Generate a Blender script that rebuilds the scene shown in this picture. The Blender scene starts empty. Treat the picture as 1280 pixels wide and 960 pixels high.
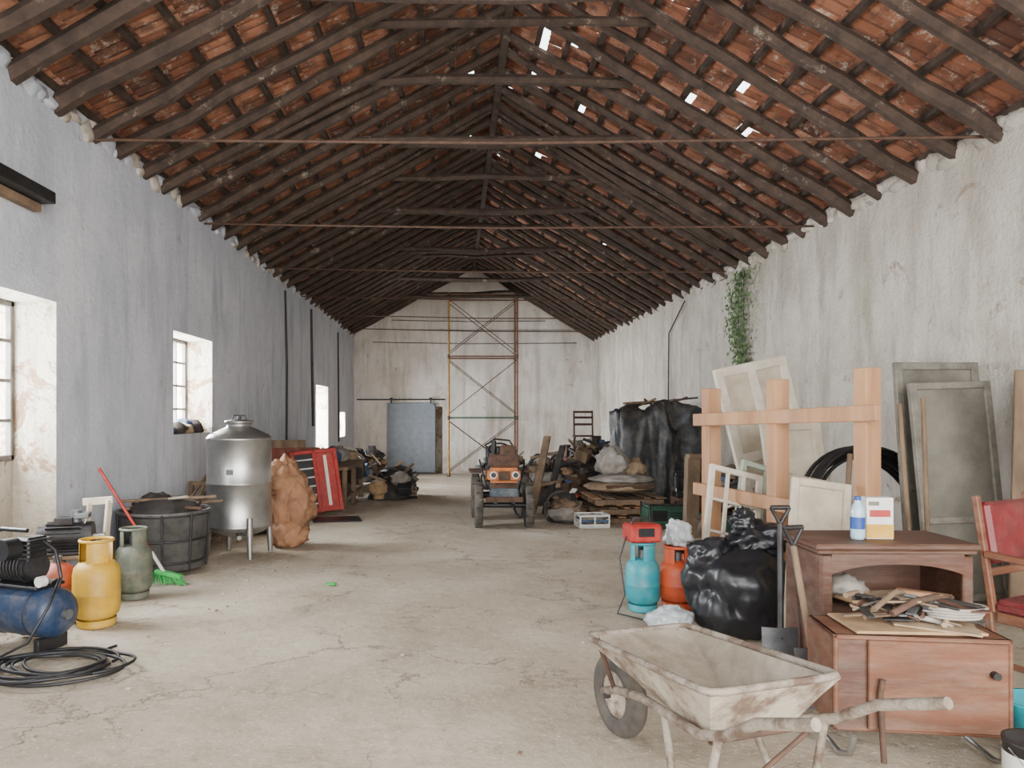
import bpy, bmesh, math, random
from mathutils import Vector, Matrix, Euler, noise
random.seed(7)
R = random.uniform
XL, XR, YF = -3.2, 4.38, 23.55
EL, ER, RX, RZ = 3.80, 3.58, 0.61, 5.86
def fz(y): return -0.027*y
def lin(c):
    def f(v):
        v/=255.0
        return v/12.92 if v<=0.04045 else ((v+0.055)/1.055)**2.4
    return (f(c[0]),f(c[1]),f(c[2]),1)

# ---------------------------------------------------------------- materials
def nodes(name):
    m=bpy.data.materials.new(name); m.use_nodes=True
    nt=m.node_tree; b=nt.nodes['Principled BSDF']
    return m,nt,b
def N(nt,t,**kw):
    n=nt.nodes.new(t)
    for k,v in kw.items(): setattr(n,k,v)
    return n
def noi(nt,vec,scale,detail=6,rough=.6,dist=0):
    n=N(nt,'ShaderNodeTexNoise'); n.inputs['Scale'].default_value=scale
    n.inputs['Detail'].default_value=detail; n.inputs['Roughness'].default_value=rough
    n.inputs['Distortion'].default_value=dist
    nt.links.new(vec,n.inputs['Vector']); return n.outputs['Fac']
def ramp(nt,fac,stops):
    r=N(nt,'ShaderNodeValToRGB'); e=r.color_ramp.elements
    while len(e)<len(stops): e.new(.5)
    for i,(p,c) in enumerate(stops):
        e[i].position=p; e[i].color=c if len(c)==4 else lin(c)
    nt.links.new(fac,r.inputs['Fac']); return r.outputs['Color']
def mix(nt,fac,a,b,mode='MIX'):
    m=N(nt,'ShaderNodeMix',data_type='RGBA',blend_type=mode)
    if isinstance(fac,(int,float)): m.inputs[0].default_value=fac
    else: nt.links.new(fac,m.inputs[0])
    for s,v in ((6,a),(7,b)):
        if isinstance(v,tuple): m.inputs[s].default_value=v if len(v)==4 else lin(v)
        else: nt.links.new(v,m.inputs[s])
    return m.outputs[2]
def bump(nt,b,h,strength,dist=.02):
    n=N(nt,'ShaderNodeBump'); n.inputs['Strength'].default_value=strength; n.inputs['Distance'].default_value=dist
    nt.links.new(h,n.inputs['Height']); nt.links.new(n.outputs[0],b.inputs['Normal'])
def co(nt,scale=(1,1,1)):
    t=N(nt,'ShaderNodeTexCoord'); m=N(nt,'ShaderNodeMapping'); m.inputs['Scale'].default_value=scale
    nt.links.new(t.outputs['Object'],m.inputs['Vector']); return m.outputs[0]
def g4(v): return (v,v,v,1)
W4=g4(1); K4=g4(0)
CACHE={}
def mat(name,c1,c2=None,rough=.75,metal=0.,scale=6,bmp=.25,bscale=30,stretch=(1,1,1),lo=.35,hi=.65,dust=0):
    if name in CACHE: return CACHE[name]
    m,nt,b=nodes(name)
    if c2 is None: c2=tuple(int(v*.78) for v in c1)
    v=co(nt,stretch)
    col=ramp(nt,noi(nt,v,scale,8,.65),[(lo,c2),(hi,c1)])
    if dust: col=mix(nt,ramp(nt,noi(nt,v,scale*1.7,8,.75),[(.45,K4),(.7,g4(dust))]),col,(160,148,130))
    nt.links.new(col,b.inputs['Base Color'])
    b.inputs['Roughness'].default_value=rough; b.inputs['Metallic'].default_value=metal
    if bmp: bump(nt,b,noi(nt,v,bscale,6),bmp,.01)
    CACHE[name]=m; return m

def plaster(name,c,c2,stain,brown,sl=.5,bs=.6,bd=.04,green=None,pl=.60,top=3.6):
    m,nt,b=nodes(name); v=co(nt)
    col=ramp(nt,noi(nt,v,1.1,10,.7),[(.32,c2),(.6,c)])
    st=noi(nt,co(nt,(1.5,1.5,.3)),1.6,8,.65,.4)
    col=mix(nt,ramp(nt,st,[(sl,K4),(sl+.18,g4(.75))]),col,stain)
    st2=noi(nt,co(nt,(4,4,.5)),1.3,7,.7,.5)
    col=mix(nt,ramp(nt,st2,[(.55,K4),(.72,g4(.5))]),col,stain)
    if green:
        gn=noi(nt,co(nt,(.8,.8,.35)),1.1,7,.7)
        col=mix(nt,ramp(nt,gn,[(.52,K4),(.66,g4(.5))]),col,green)
    p=noi(nt,v,2.6,9,.75,.6)
    col=mix(nt,ramp(nt,p,[(pl,K4),(pl+.05,g4(.85))]),col,brown)
    p3=noi(nt,v,1.5,10,.72,.9)
    col=mix(nt,ramp(nt,p3,[(.60,K4),(.62,g4(.6))]),col,c2)
    p2=noi(nt,v,9,8,.8)
    col=mix(nt,ramp(nt,p2,[(.56,K4),(.68,g4(.6))]),col,stain)
    g=N(nt,'ShaderNodeNewGeometry'); sx=N(nt,'ShaderNodeSeparateXYZ'); nt.links.new(g.outputs['Position'],sx.inputs[0])
    ma=N(nt,'ShaderNodeMath',operation='MULTIPLY_ADD'); nt.links.new(noi(nt,v,2.2,8,.7),ma.inputs[0]); ma.inputs[1].default_value=2.6
    nt.links.new(sx.outputs['Z'],ma.inputs[2])
    col=mix(nt,ramp(nt,ma.outputs[0],[(.5,g4(.65)),(1.0,K4)]),col,brown)
    mb=N(nt,'ShaderNodeMath',operation='MULTIPLY_ADD'); nt.links.new(noi(nt,co(nt,(3,3,.4)),1.5,8,.7),mb.inputs[0]); mb.inputs[1].default_value=2.4
    nt.links.new(sx.outputs['Z'],mb.inputs[2])
    mc=N(nt,'ShaderNodeMath',operation='SUBTRACT'); nt.links.new(mb.outputs[0],mc.inputs[0]); mc.inputs[1].default_value=top+.6
    col=mix(nt,ramp(nt,mc.outputs[0],[(.0,K4),(1.0,g4(.5))]),col,stain)
    nt.links.new(col,b.inputs['Base Color']); b.inputs['Roughness'].default_value=.92
    h=N(nt,'ShaderNodeMath',operation='ADD')
    nt.links.new(noi(nt,v,5,10,.62,.8),h.inputs[0]); nt.links.new(noi(nt,v,22,6,.7),h.inputs[1])
    bump(nt,b,h.outputs[0],bs,bd); return m
M_wl=plaster('plaster_left',(212,216,224),(190,195,205),(160,166,178),(156,144,130),.50,.45,.03,None,.63)  # blue tint in the plaster colours stands in for hazy window light
M_wr=plaster('plaster_right',(230,222,210),(204,194,180),(170,160,144),(158,136,112),.48,.85,.06,(150,150,112),.60,3.4)
M_wf=plaster('plaster_far',(232,226,218),(210,202,192),(174,164,150),(162,142,122),.48,.35,.03,None,.61,4.4)
M_jamb=plaster('plaster_reveal',(210,202,188),(182,171,152),(152,140,120),(136,104,76),.48,.8,.04,None,.53)

def floor_mat():
    m,nt,b=nodes('concrete_floor'); v=co(nt)
    col=ramp(nt,noi(nt,v,.6,10,.7),[(.3,(150,137,117)),(.5,(182,170,150)),(.7,(204,194,176))])
    col=mix(nt,ramp(nt,noi(nt,v,.33,6,.65),[(.48,K4),(.62,g4(.5))]),col,(156,140,118))
    col=mix(nt,ramp(nt,noi(nt,v,14,8,.8),[(.52,K4),(.68,g4(.6))]),col,(136,122,104))
    col=mix(nt,ramp(nt,noi(nt,v,3,8,.8),[(.54,K4),(.66,g4(.5))]),col,(146,131,110))
    col=mix(nt,ramp(nt,noi(nt,v,38,4,.8),[(.57,K4),(.65,g4(.65))]),col,(220,211,196))
    dn=N(nt,'ShaderNodeTexNoise'); dn.inputs['Scale'].default_value=2.2; dn.inputs['Detail'].default_value=8; dn.inputs['Roughness'].default_value=.7
    nt.links.new(v,dn.inputs['Vector'])
    def crack(sc,th,mlo,ms):
        mx=N(nt,'ShaderNodeVectorMath',operation='MULTIPLY_ADD'); nt.links.new(dn.outputs['Color'],mx.inputs[0]); mx.inputs[1].default_value=(.9,.9,.9); nt.links.new(v,mx.inputs[2])
        vo=N(nt,'ShaderNodeTexVoronoi',feature='DISTANCE_TO_EDGE'); vo.inputs['Scale'].default_value=sc; nt.links.new(mx.outputs[0],vo.inputs['Vector'])
        cr=ramp(nt,vo.outputs['Distance'],[(.0,W4),(th,K4)])
        msk=ramp(nt,noi(nt,v,ms,3),[(mlo,K4),(mlo+.08,W4)])
        return mix(nt,1.0,cr,msk,'MULTIPLY')
    f=crack(.62,.008,.44,.9); f2=crack(1.7,.016,.50,.7)
    col=mix(nt,f,col,(120,107,91)); col=mix(nt,f2,col,(132,118,101))
    nt.links.new(col,b.inputs['Base Color']); b.inputs['Roughness'].default_value=.8
    s=N(nt,'ShaderNodeMath',operation='SUBTRACT'); nt.links.new(noi(nt,v,9,10,.7),s.inputs[0]); nt.links.new(f,s.inputs[1])
    s2=N(nt,'ShaderNodeMath',operation='SUBTRACT'); nt.links.new(s.outputs[0],s2.inputs[0]); nt.links.new(f2,s2.inputs[1])
    bump(nt,b,s2.outputs[0],.6,.03); return m
M_floor=floor_mat()
def tile_mat():
    m,nt,b=nodes('roof_tile_clay'); v=co(nt)
    a=N(nt,'ShaderNodeAttribute',attribute_name='tilecol')
    col=ramp(nt,a.outputs['Fac'],[(0,(94,62,50)),(.35,(128,82,60)),(.7,(154,99,73)),(1,(170,120,94))])
    col=mix(nt,ramp(nt,noi(nt,v,5,8,.7),[(.48,K4),(.64,g4(.8))]),col,(76,59,50))
    col=mix(nt,ramp(nt,noi(nt,v,8,8,.8),[(.55,K4),(.65,g4(.75))]),col,(200,187,172))
    nt.links.new(col,b.inputs['Base Color']); b.inputs['Roughness'].default_value=.9
    bump(nt,b,noi(nt,v,40,5),.3,.01); return m
M_tile=tile_mat()
def raft_mat():
    m,nt,b=nodes('old_timber'); v=co(nt)
    col=ramp(nt,noi(nt,v,6,8,.7),[(.3,(42,33,28)),(.7,(80,64,53))])
    col=mix(nt,ramp(nt,noi(nt,v,4.5,10,.8),[(.58,K4),(.66,g4(.55))]),col,(166,151,136))
    nt.links.new(col,b.inputs['Base Color']); b.inputs['Roughness'].default_value=.9
    bump(nt,b,noi(nt,v,25,6),.5,.02); return m
M_raft=raft_mat()
dk=dict(scale=6,bmp=.2,bscale=30)
M_steel=mat('stainless_steel',(190,190,188),(160,160,157),.36,.9,3,.05)
M_dsteel=mat('dark_steel',(66,66,68),(45,42,40),.5,.6)
M_black=mat('black_plastic',(30,30,32),(20,20,22),.45)
M_rubber=mat('tyre_rubber',(56,53,50),(92,85,76),.85)
M_bag=mat('bin_bag_plastic',(38,39,43),(27,28,31),.34,0,5,.2,9)
M_tarp=mat('tarp_plastic',(44,46,50),(29,31,34),.5,0,4,.3,6,dust=.25)
M_yel=mat('yellow_paint',(204,160,34),(170,130,28),.55,dust=.3,**dk)
M_ggr=mat('grey_green_paint',(98,106,90),(76,82,70),.6,dust=.4,**dk)
M_cyan=mat('cyan_paint',(28,150,162),(22,122,134),.5,dust=.2,**dk)
M_org=mat('orange_paint',(216,92,50),(186,74,40),.5,dust=.2,**dk)
M_orgred=mat('orange_red_paint',(190,84,48),(146,64,44),.5,dust=.3,**dk)
M_blue=mat('navy_blue_paint',(32,56,88),(24,42,68),.4,dust=.2,**dk)
M_red=mat('red_paint',(178,40,34),(142,32,28),.5,dust=.2,**dk)
M_rust=mat('rusty_iron',(98,72,57),(66,52,44),.85,.2,12)
M_rail=mat('scaffold_paint',(118,74,54),(86,60,48),.7)
M_sy=mat('scaffold_yellow',(190,146,56),(134,98,50),.7)
M_greenp=mat('scaffold_green',(70,106,80),(58,78,66),.7)
M_wood=mat('raw_pine',(180,136,98),(144,104,74),.75,0,5,.3,20,(1,1,.15),.35,.65,.2)
M_woodd=mat('brown_furniture_wood',(88,53,38),(62,38,28),.6,0,4,.15,20,(.3,1,2),.35,.65,.22)
M_woodm=mat('box_wood',(112,67,43),(82,49,33),.65,0,4,.15,20,(.4,1,2),.35,.65,.22)
M_wold=mat('weathered_wood',(134,111,87),(92,76,61),.85,0,6,.4,20,(1,1,.3))
M_brd=mat('red_brown_board',(130,62,46),(92,48,38),.8,0,3,.3,20,(1,1,.4),.35,.65,.25)
M_white=mat('white_paint_old',(208,200,186),(176,166,150),.7,0,5,.3,dust=.4)
M_cream=mat('cream_panel',(192,181,161),(158,147,128),.7,0,4,.3,dust=.4)
M_gshut=mat('grey_frame_paint',(126,123,112),(92,88,80),.7,0,7,.4,dust=.4)
M_gpan=mat('dusty_glass_panel',(134,130,119),(98,94,86),.32,.1,2.2)
M_mint=mat('mint_paint',(162,174,156),(136,146,130),.7)
M_cement=mat('cement_crust',(168,158,141),(104,86,72),.9,0,7,.9,20,(1,1,1),.40,.56)
M_cem2=mat('cement_dust_tray',(154,145,129),(116,104,89),.9,0,4,.8,24,(1,1,1),.35,.6)
M_pipe=mat('dirty_grey_pipe',(142,133,120),(96,78,65),.85,.1,10,.8,40,(1,1,1),.38,.55)
M_seat=mat('red_vinyl',(108,24,30),(84,20,26),.5,dust=.1,**dk)
M_door=mat('door_grey_paint',(138,146,155),(120,128,138),.6)
M_brown=mat('brown_sack_cloth',(162,118,86),(122,88,64),.85,0,5,.5,12)
M_sack=mat('grey_sack_cloth',(158,152,143),(114,107,100),.9)
M_sackb=mat('tan_cloth',(164,142,115),(122,103,82),.9)
M_blk2=mat('dark_clutter',(62,57,53),(38,35,34),.8)
M_bluec=mat('blue_cloth',(72,94,124),(50,66,92),.8)
M_green=mat('green_machine',(46,88,68),(36,64,52),.5)
M_tub=mat('grey_sheet_iron',(104,103,101),(70,68,66),.6,.3,7,.3)
M_dirt=mat('debris_dry',(150,132,108),(114,98,80),.9)
M_leaf=mat('ivy_leaf',(88,116,62),(60,82,44),.7)
M_gbroom=mat('green_bristles',(60,180,84),(44,140,66),.6)
M_alu=mat('grey_alloy',(120,122,124),(86,88,90),.45,.5)
M_card=mat('cardboard',(172,142,106),(144,116,86),.9)
M_clear=mat('clear_plastic_bag',(198,203,205),(162,167,170),.25,0,6,.3,12)
M_glassb=mat('bottle_plastic',(170,196,208),(150,176,190),.15)
M_lab=mat('blue_label',(40,80,150),(30,60,130),.5)
M_wht=mat('white_plastic',(220,219,213),(200,198,190),.5)
M_ochre=mat('ochre_hood_paint',(198,116,48),(146,78,42),.6,dust=.25,**dk)
M_tblue=mat('tractor_blue',(66,92,108),(60,60,58),.7,dust=.4,**dk)
M_screen=mat('window_frame_iron',(110,107,101),(80,77,72),.7)
M_mudwhite=mat('lime_mortar',(204,196,184),(148,138,126),.95,0,8,.8,20)

# ---------------------------------------------------------------- mesh builder
class MB:
    def __init__(s,name): s.name=name; s.v=[]; s.f=[]; s.fm=[]; s.sm=[]; s.mats=[]; s.M=Matrix()
    def add(s,vs,fs,m,smooth=False,X=None):
        if m not in s.mats: s.mats.append(m)
        k=s.mats.index(m); o=len(s.v); T=s.M@X if X is not None else s.M
        s.v+= [T@Vector(v) for v in vs]
        for f in fs: s.f.append([i+o for i in f]); s.fm.append(k); s.sm.append(smooth)
    def bmadd(s,bm,m,smooth,X):
        bm.verts.ensure_lookup_table(); bm.verts.index_update()
        s.add([v.co.copy() for v in bm.verts],[[v.index for v in f.verts] for f in bm.faces],m,smooth,X); bm.free()
    def box(s,c,size,m,rot=(0,0,0),bev=.006):
        bm=bmesh.new(); bmesh.ops.create_cube(bm,size=1)
        for v in bm.verts: v.co=Vector((v.co.x*size[0],v.co.y*size[1],v.co.z*size[2]))
        bv=min(bev,min(size)*.3)
        if bv>.001: bmesh.ops.bevel(bm,geom=bm.edges[:],offset=bv,segments=1 if bv<.02 else 3,affect='EDGES')
        s.bmadd(bm,m,False,Matrix.Translation(c)@Euler(rot).to_matrix().to_4x4())
    def beam(s,p1,p2,w,h,m,bev=.005,roll=0):
        p1=Vector(p1);p2=Vector(p2);d=p2-p1;q=d.to_track_quat('Y','Z').to_matrix().to_4x4()
        s2=s.M; s.M=s.M@Matrix.Translation((p1+p2)/2)@q@Matrix.Rotation(roll,4,'Y'); s.box((0,0,0),(w,d.length,h),m,bev=bev); s.M=s2
    def tube(s,pts,r,m,seg=8,closed=False,smooth=True,caps=True):
        P=[Vector(p) for p in pts]; n=len(P)
        rr=r if isinstance(r,(list,tuple)) else [r]*n
        vs=[];fs=[];u=None
        for i in range(n):
            a=P[i-1] if (i>0 or closed) else P[i]; b=P[(i+1)%n] if (i<n-1 or closed) else P[i]
            t=(b-a).normalized()
            if u is None:
                u=t.orthogonal().normalized()
                if abs(t.z)<.95: u=(Vector((0,0,1))-t*t.z).normalized()
            else: u=(u-t*u.dot(t)).normalized()
            w=t.cross(u)
            for k in range(seg):
                an=2*math.pi*(k+.5)/seg
                vs.append(P[i]+(u*math.cos(an)+w*math.sin(an))*rr[i])
        for i in range(n if closed else n-1):
            j=(i+1)%n
            for k in range(seg):
                l=(k+1)%seg; fs.append([i*seg+k,j*seg+k,j*seg+l,i*seg+l][::-1])
        s.add(vs,fs,m,smooth)
        if not closed and caps:
            s.add(vs[:seg],[list(range(seg))],m,False); s.add(vs[-seg:],[list(range(seg))[::-1]],m,False)
    def cyl(s,p1,p2,r,m,r2=None,seg=20): s.tube([p1,p2],[r,r if r2 is None else r2],m,seg)
    def lathe(s,prof,m,c=(0,0,0),seg=32,X=None,smooth=True):
        vs=[];fs=[];n=len(prof)
        for (r,z) in prof:
            for k in range(seg):
                a=2*math.pi*k/seg; vs.append((r*math.cos(a)+c[0],r*math.sin(a)+c[1],z+c[2]))
        for i in range(n-1):
            for k in range(seg):
                l=(k+1)%seg; fs.append([i*seg+k,i*seg+l,(i+1)*seg+l,(i+1)*seg+k])
        s.add(vs,fs,m,smooth,X)
    def ring(s,c,r,t,m,X=None,seg=28,ts=8,sx=1,sy=1):
        o=s.M
        if X is not None: s.M=s.M@X
        s.tube([(c[0]+r*sx*math.cos(2*math.pi*i/seg),c[1]+r*sy*math.sin(2*math.pi*i/seg),c[2]) for i in range(seg)],t,m,ts,True)
        s.M=o
    def blob(s,c,sc,m,amp=.2,fr=2.,seed=0,sub=3,flat=None,fold=0,ff=(2,2,.8)):
        bm=bmesh.new(); bmesh.ops.create_icosphere(bm,subdivisions=sub,radius=1)
        so=Vector((seed*3.7,seed*1.3,seed*2.1))
        for v in bm.verts:
            p=v.co.copy(); n=noise.fractal(p*fr+so,1,2,4)
            if fold:
                q=Vector((p.x*fr*ff[0],p.y*fr*ff[1],p.z*fr*ff[2]))+so
                q+=Vector((1,1,1))*.5*noise.noise(p*fr*1.5+so)
                n+= fold*(1-abs(noise.noise(q))*4)
            v.co=p*(1+amp*n)
            v.co=Vector((v.co.x*sc[0],v.co.y*sc[1],v.co.z*sc[2]))
            if flat is not None: v.co.z=max(v.co.z,flat)
        s.bmadd(bm,m,True,Matrix.Translation(c))
    def drape(s,c,w,d,h,m,folds=14,amp=.05,seed=0,sag=.05,flare=.12,nt=26,na=140):
        vs=[];fs=[]
        for i in range(nt+1):
            t=i/nt
            for k in range(na):
                a=2*math.pi*k/na; cx,cy=math.cos(a),math.sin(a)
                q=max(abs(cx),abs(cy))**.8
                if t<.35: rr=t/.35; z=h-(rr**3)*.06*h
                else: rr=1+flare*((t-.35)/.65); z=h*.94*(1-(t-.35)/.65)
                nn=noise.noise(Vector((cx*2,cy*2,t*2+seed)))
                n2=noise.fractal(Vector((cx*rr*4.5,cy*rr*4.5,z*2.2+seed)),1,2,4)
                n3=1-abs(noise.noise(Vector((cx*5,cy*5,z*1.3+seed*2))))*4
                dz=noise.noise(Vector((cx*rr*2.2+seed,cy*rr*2.2,seed)))*sag*(2 if t<.4 else .8)+n2*.035
                fo=amp*.35*math.sin(folds*a+9*nn)*max(0,(t-.25))+amp*1.2*nn+n2*.06+n3*.025
                x=(cx/q)*(w/2)*rr+cx*fo; y=(cy/q)*(d/2)*rr+cy*fo
                vs.append((c[0]+x,c[1]+y,c[2]+max(0.005,z+dz*min(1,(1-t)*3))))
        for i in range(nt):
            for k in range(na):
                l=(k+1)%na; fs.append([i*na+k,(i+1)*na+k,(i+1)*na+l,i*na+l])
        s.add(vs,fs,m,True)
    def done(s,loc=(0,0,0),rz=0,sc=1):
        me=bpy.data.meshes.new(s.name); me.from_pydata([tuple(v*sc) for v in s.v],[],s.f)
        for m in s.mats: me.materials.append(m)
        me.polygons.foreach_set('material_index',s.fm); me.polygons.foreach_set('use_smooth',s.sm); me.update()
        ob=bpy.data.objects.new(s.name,me); bpy.context.scene.collection.objects.link(ob)
        ob.location=loc; ob.rotation_euler=(0,0,rz); return ob
def hexa(name,vs,m):
    b=MB(name); b.add(vs,[[0,3,2,1],[4,5,6,7],[0,1,5,4],[1,2,6,5],[2,3,7,6],[3,0,4,7]],m); return b.done()
def boolcut(ob,cuts,jamb=None):
    for vs in cuts:
        c=hexa('cutter',vs,jamb or ob.data.materials[0])
        md=ob.modifiers.new('b','BOOLEAN'); md.object=c; md.operation='DIFFERENCE'; md.solver='EXACT'
        try: md.material_mode='TRANSFER'
        except Exception: pass
        dg=bpy.context.evaluated_depsgraph_get(); me=bpy.data.meshes.new_from_object(ob.evaluated_get(dg))
        ob.modifiers.clear(); ob.data=me; bpy.data.objects.remove(c)
def cb(x0,x1,y0,y1,z0,z1): return [(x0,y0,z0),(x1,y0,z0),(x1,y1,z0),(x0,y1,z0),(x0,y0,z1),(x1,y0,z1),(x1,y1,z1),(x0,y1,z1)]

# ---------------------------------------------------------------- room
Y0=-1.5
fl=MB('floor'); nx,ny=40,120
vs=[];fs=[]
for j in range(ny+1):
    for i in range(nx+1):
        x=XL-.6+(XR-XL+1.2)*i/nx; y=Y0-6+(YF+.5-Y0+6)*j/ny
        vs.append((x,y,fz(y)+.006*noise.noise(Vector((x*.9,y*.9,0)))-.004))
for j in range(ny):
    for i in range(nx):
        a=j*(nx+1)+i; fs.append([a,a+1,a+nx+2,a+nx+1])
fl.add(vs,fs,M_floor,True); fl.done()

wl=hexa('wall_left',[(XL-.55,Y0,-1),(XL,Y0,-1),(XL,YF+.5,-1),(XL-.55,YF+.5,-1),(XL-.55,Y0,EL-.19),(XL,Y0,EL+.11),(XL,YF+.5,EL+.11),(XL-.55,YF+.5,EL-.19)],M_wl)
wins=[(4.55,5.94,.92,2.19),(8.42,9.76,1.05,2.24),(17.1,18.7,.42,1.95),(20.7,21.6,.62,1.32)]
boolcut(wl,[cb(XL-.7,XL+.1,a,b,(fz(a)-.02 if i==0 else c),d) for i,(a,b,c,d) in enumerate(wins)],M_jamb)
pb=MB('wall_parapet'); a,b,c,d=wins[0]
pb.box((XL-.45,(a+b)/2,(c+fz(5)-.2)/2),(.2,b-a+.02,c-fz(5)+.2),M_jamb); pb.done()
for i,(a,b,c,d) in enumerate(wins):
    w=MB('window_%d'%(i+1)); x=XL-.36
    t=.045
    w.box((x,a+t/2,(c+d)/2),(.05,t,d-c),M_screen); w.box((x,b-t/2,(c+d)/2),(.05,t,d-c),M_screen)
    w.box((x,(a+b)/2,c+t/2),(.05,b-a,t),M_screen); w.box((x,(a+b)/2,d-t/2),(.05,b-a,t),M_screen)
    nv=3 if i<3 else 2; nh=3 if i<3 else 1
    for k in range(1,nv+1): w.box((x,a+(b-a)*k/(nv+1),(c+d)/2),(.03,.026,d-c),M_screen,bev=0)
    for k in range(1,nh+1): w.box((x,(a+b)/2,c+(d-c)*k/(nh+1)),(.03,b-a,.026),M_screen,bev=0)
    w.done()
# right wall with lumpy plaster
wr=MB('wall_right'); nx,ny=240,56; vs=[];fs=[]
for j in range(ny+1):
    for i in range(nx+1):
        y=Y0+(YF+.5-Y0)*i/nx; z=-1+(ER+.13+1)*j/ny
        p=Vector((y*.9,z*.9,3)); h=.03*noise.fractal(p*2,1,2,5)+.04*noise.noise(p*.5)
        vs.append((XR-h*1.0,y,z))
for j in range(ny):
    for i in range(nx):
        a=j*(nx+1)+i; fs.append([a,a+nx+1,a+nx+2,a+1])
wr.add(vs,fs,M_wr,True)
wr.add([(XR+.06,Y0,-1),(XR+.55,Y0,-1),(XR+.55,YF+.5,-1),(XR+.06,YF+.5,-1),(XR+.06,Y0,ER+.10),(XR+.55,Y0,ER-.2),(XR+.55,YF+.5,ER-.2),(XR+.06,YF+.5,ER+.10)],
       [[0,3,2,1],[4,5,6,7],[0,1,5,4],[1,2,6,5],[2,3,7,6],[3,0,4,7]],M_wr)
wr.done()
# far gable
wf=MB('wall_far')
pp=[(XL-.02,-1.2),(XR+.02,-1.2),(XR+.02,ER+.12),(RX,RZ+.14),(XL-.02,EL+.11)]
vs=[(x,YF,z) for x,z in pp]+[(x,YF+.5,z) for x,z in pp]
wf.add(vs,[[0,1,2,3,4],[9,8,7,6,5]]+[[i,i+5,(i+1)%5+5,(i+1)%5] for i in range(5)],M_wf); wfo=wf.done()
boolcut(wfo,[cb(-2.0,-.38,YF-.2,YF+.3,-.75,1.5)],M_jamb)

# ---------------------------------------------------------------- roof
aL=math.atan2(RZ-EL,RX-XL); aR=math.atan2(RZ-ER,XR-RX)
LL=math.hypot(RZ-EL,RX-XL); LR=math.hypot(RZ-ER,XR-RX)
def PS(side,s,y,n=0):
    if side==0: return Vector((XL+math.cos(aL)*s-math.sin(aL)*n,y,EL+math.sin(aL)*s+math.cos(aL)*n))
    return Vector((XR-math.cos(aR)*s+math.sin(aR)*n,y,ER+math.sin(aR)*s+math.cos(aR)*n))
holes=[(1,9.0,.95),(1,8.6,1.0),(1,8.6,1.42),(1,8.6,1.89),(1,8.6,2.2),(1,8.25,2.52),(1,8.35,3.2),(1,7.2,3.95),(1,11.1,2.48),(1,6.9,1.87),(1,7.1,1.63),(1,9.3,.8),(1,8.8,1.2),(1,10.2,1.2),(0,13.4,-1.15),(0,13.7,-1.0),(1,16,2.0),(1,13.2,.75),(1,12.2,1.4),(1,7.9,1.3),(1,9.6,1.05),(1,9.9,1.6),(1,10.6,.9),(0,9.9,.3),(1,14.5,2.9),(1,7.6,2.9),(0,12.0,.2)]
tb=MB('ceiling'); G=.36; Wd=.235; tcol=[]
for side in (0,1):
    L=(LL,LR)[side]; nc=int((L+.7)/G)+1
    for i in range(nc):
        s0=-.65+i*G
        for j in range(int((YF+.4-Y0)/Wd)):
            y0=Y0+j*Wd; hole=False
            for (hs,hy,hx) in holes:
                if hs==side:
                    sh=(hx-XL)/math.cos(aL) if side==0 else (XR-hx)/math.cos(aR)
                    if y0<=hy<y0+Wd and s0<=sh<s0+G: hole=True
            s1=s0+G+.05
            if s1>L+.1: s1=L+.1
            if s1-s0<.05: continue
            ya=y0-.012; yb=y0+Wd+.004
            if hole: s1-=.19; yb-=.03
            n0=.145+R(0,.016); n1=.115+R(0,.012)
            prof=[(0,.02),(.12,.0),(.25,-.004),(.42,.012),(.5,.022),(.58,.012),(.75,-.004),(.88,.0),(1,.018)]
            vs=[]
            for (s,n) in ((s0,n0),(s1,n1)):
                for (u,h) in prof: vs.append(PS(side,s,ya+(yb-ya)*u,n+h))
            k=len(prof); fs=[[q,q+1,q+k+1,q+k] for q in range(k-1)]
            for (u,h) in prof: vs.append(PS(side,s0,ya+(yb-ya)*u,n0+h-.022))
            fs+=[[q,q+2*k,q+2*k+1,q+1] for q in range(k-1)]
            tb.add(vs,fs,M_tile,False); tcol+=[R(0,1)]*len(vs)
rc=[]
for i in range(2):
    y=(Y0,YF+.5)[i]
    for k in range(9):
        a=math.pi*k/8; rc.append((RX+.17*math.cos(a),y,RZ+.12+.12*math.sin(a)))
tb.add(rc,[[k,k+1,k+10,k+9] for k in range(8)],M_tile,True); tcol+=[.4]*18
to=tb.done()
at=to.data.attributes.new('tilecol','FLOAT','POINT'); at.data.foreach_set('value',tcol)

bt=MB('roof_battens')
for side in (0,1):
    L=(LL,LR)[side]; i=0
    while True:
        s=.05+i*G; i+=1
        if s>L-.05: break
        pts=[]
        for k in range(40):
            y=Y0+(YF-Y0)*k/39; pts.append(PS(side,s+R(-.018,.018),y,.082+R(-.008,.008)))
        bt.tube(pts,.038,M_raft,4,smooth=False)
bt.done()
rf=MB('roof_rafters')
y=Y0+.3
while y<YF-.05:
    for side in (0,1):
        L=(LL,LR)[side]; yy=y+R(-.07,.07); y2=yy+R(-.12,.12); r0=R(.056,.076); pts=[];rr=[]
        s_start=-.18
        for k in range(11):
            t=k/10; s=s_start+(L+.02-s_start)*t
            pts.append(PS(side,s,yy+(y2-yy)*t+R(-.024,.024),-.02+R(-.018,.012))); rr.append(r0*(1.08-.28*t)*R(.88,1.12))
        rf.tube(pts,rr,M_raft,6,smooth=False)
        if random.random()<.2:
            rf.tube([PS(side,R(.2,1),yy+.15,-.03),PS(side,L*.6,yy+R(.1,.3),-.04),PS(side,L-.1,yy+.1,-.03)],R(.03,.045),M_raft,6,smooth=False)
    y+=.55
rf.beam((RX,Y0,RZ-.03),(RX,YF-.02,RZ-.03),.09,.17,M_raft)
rf.done()
cbm=MB('roof_collar_beams')
y=3.0; k=0
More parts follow.
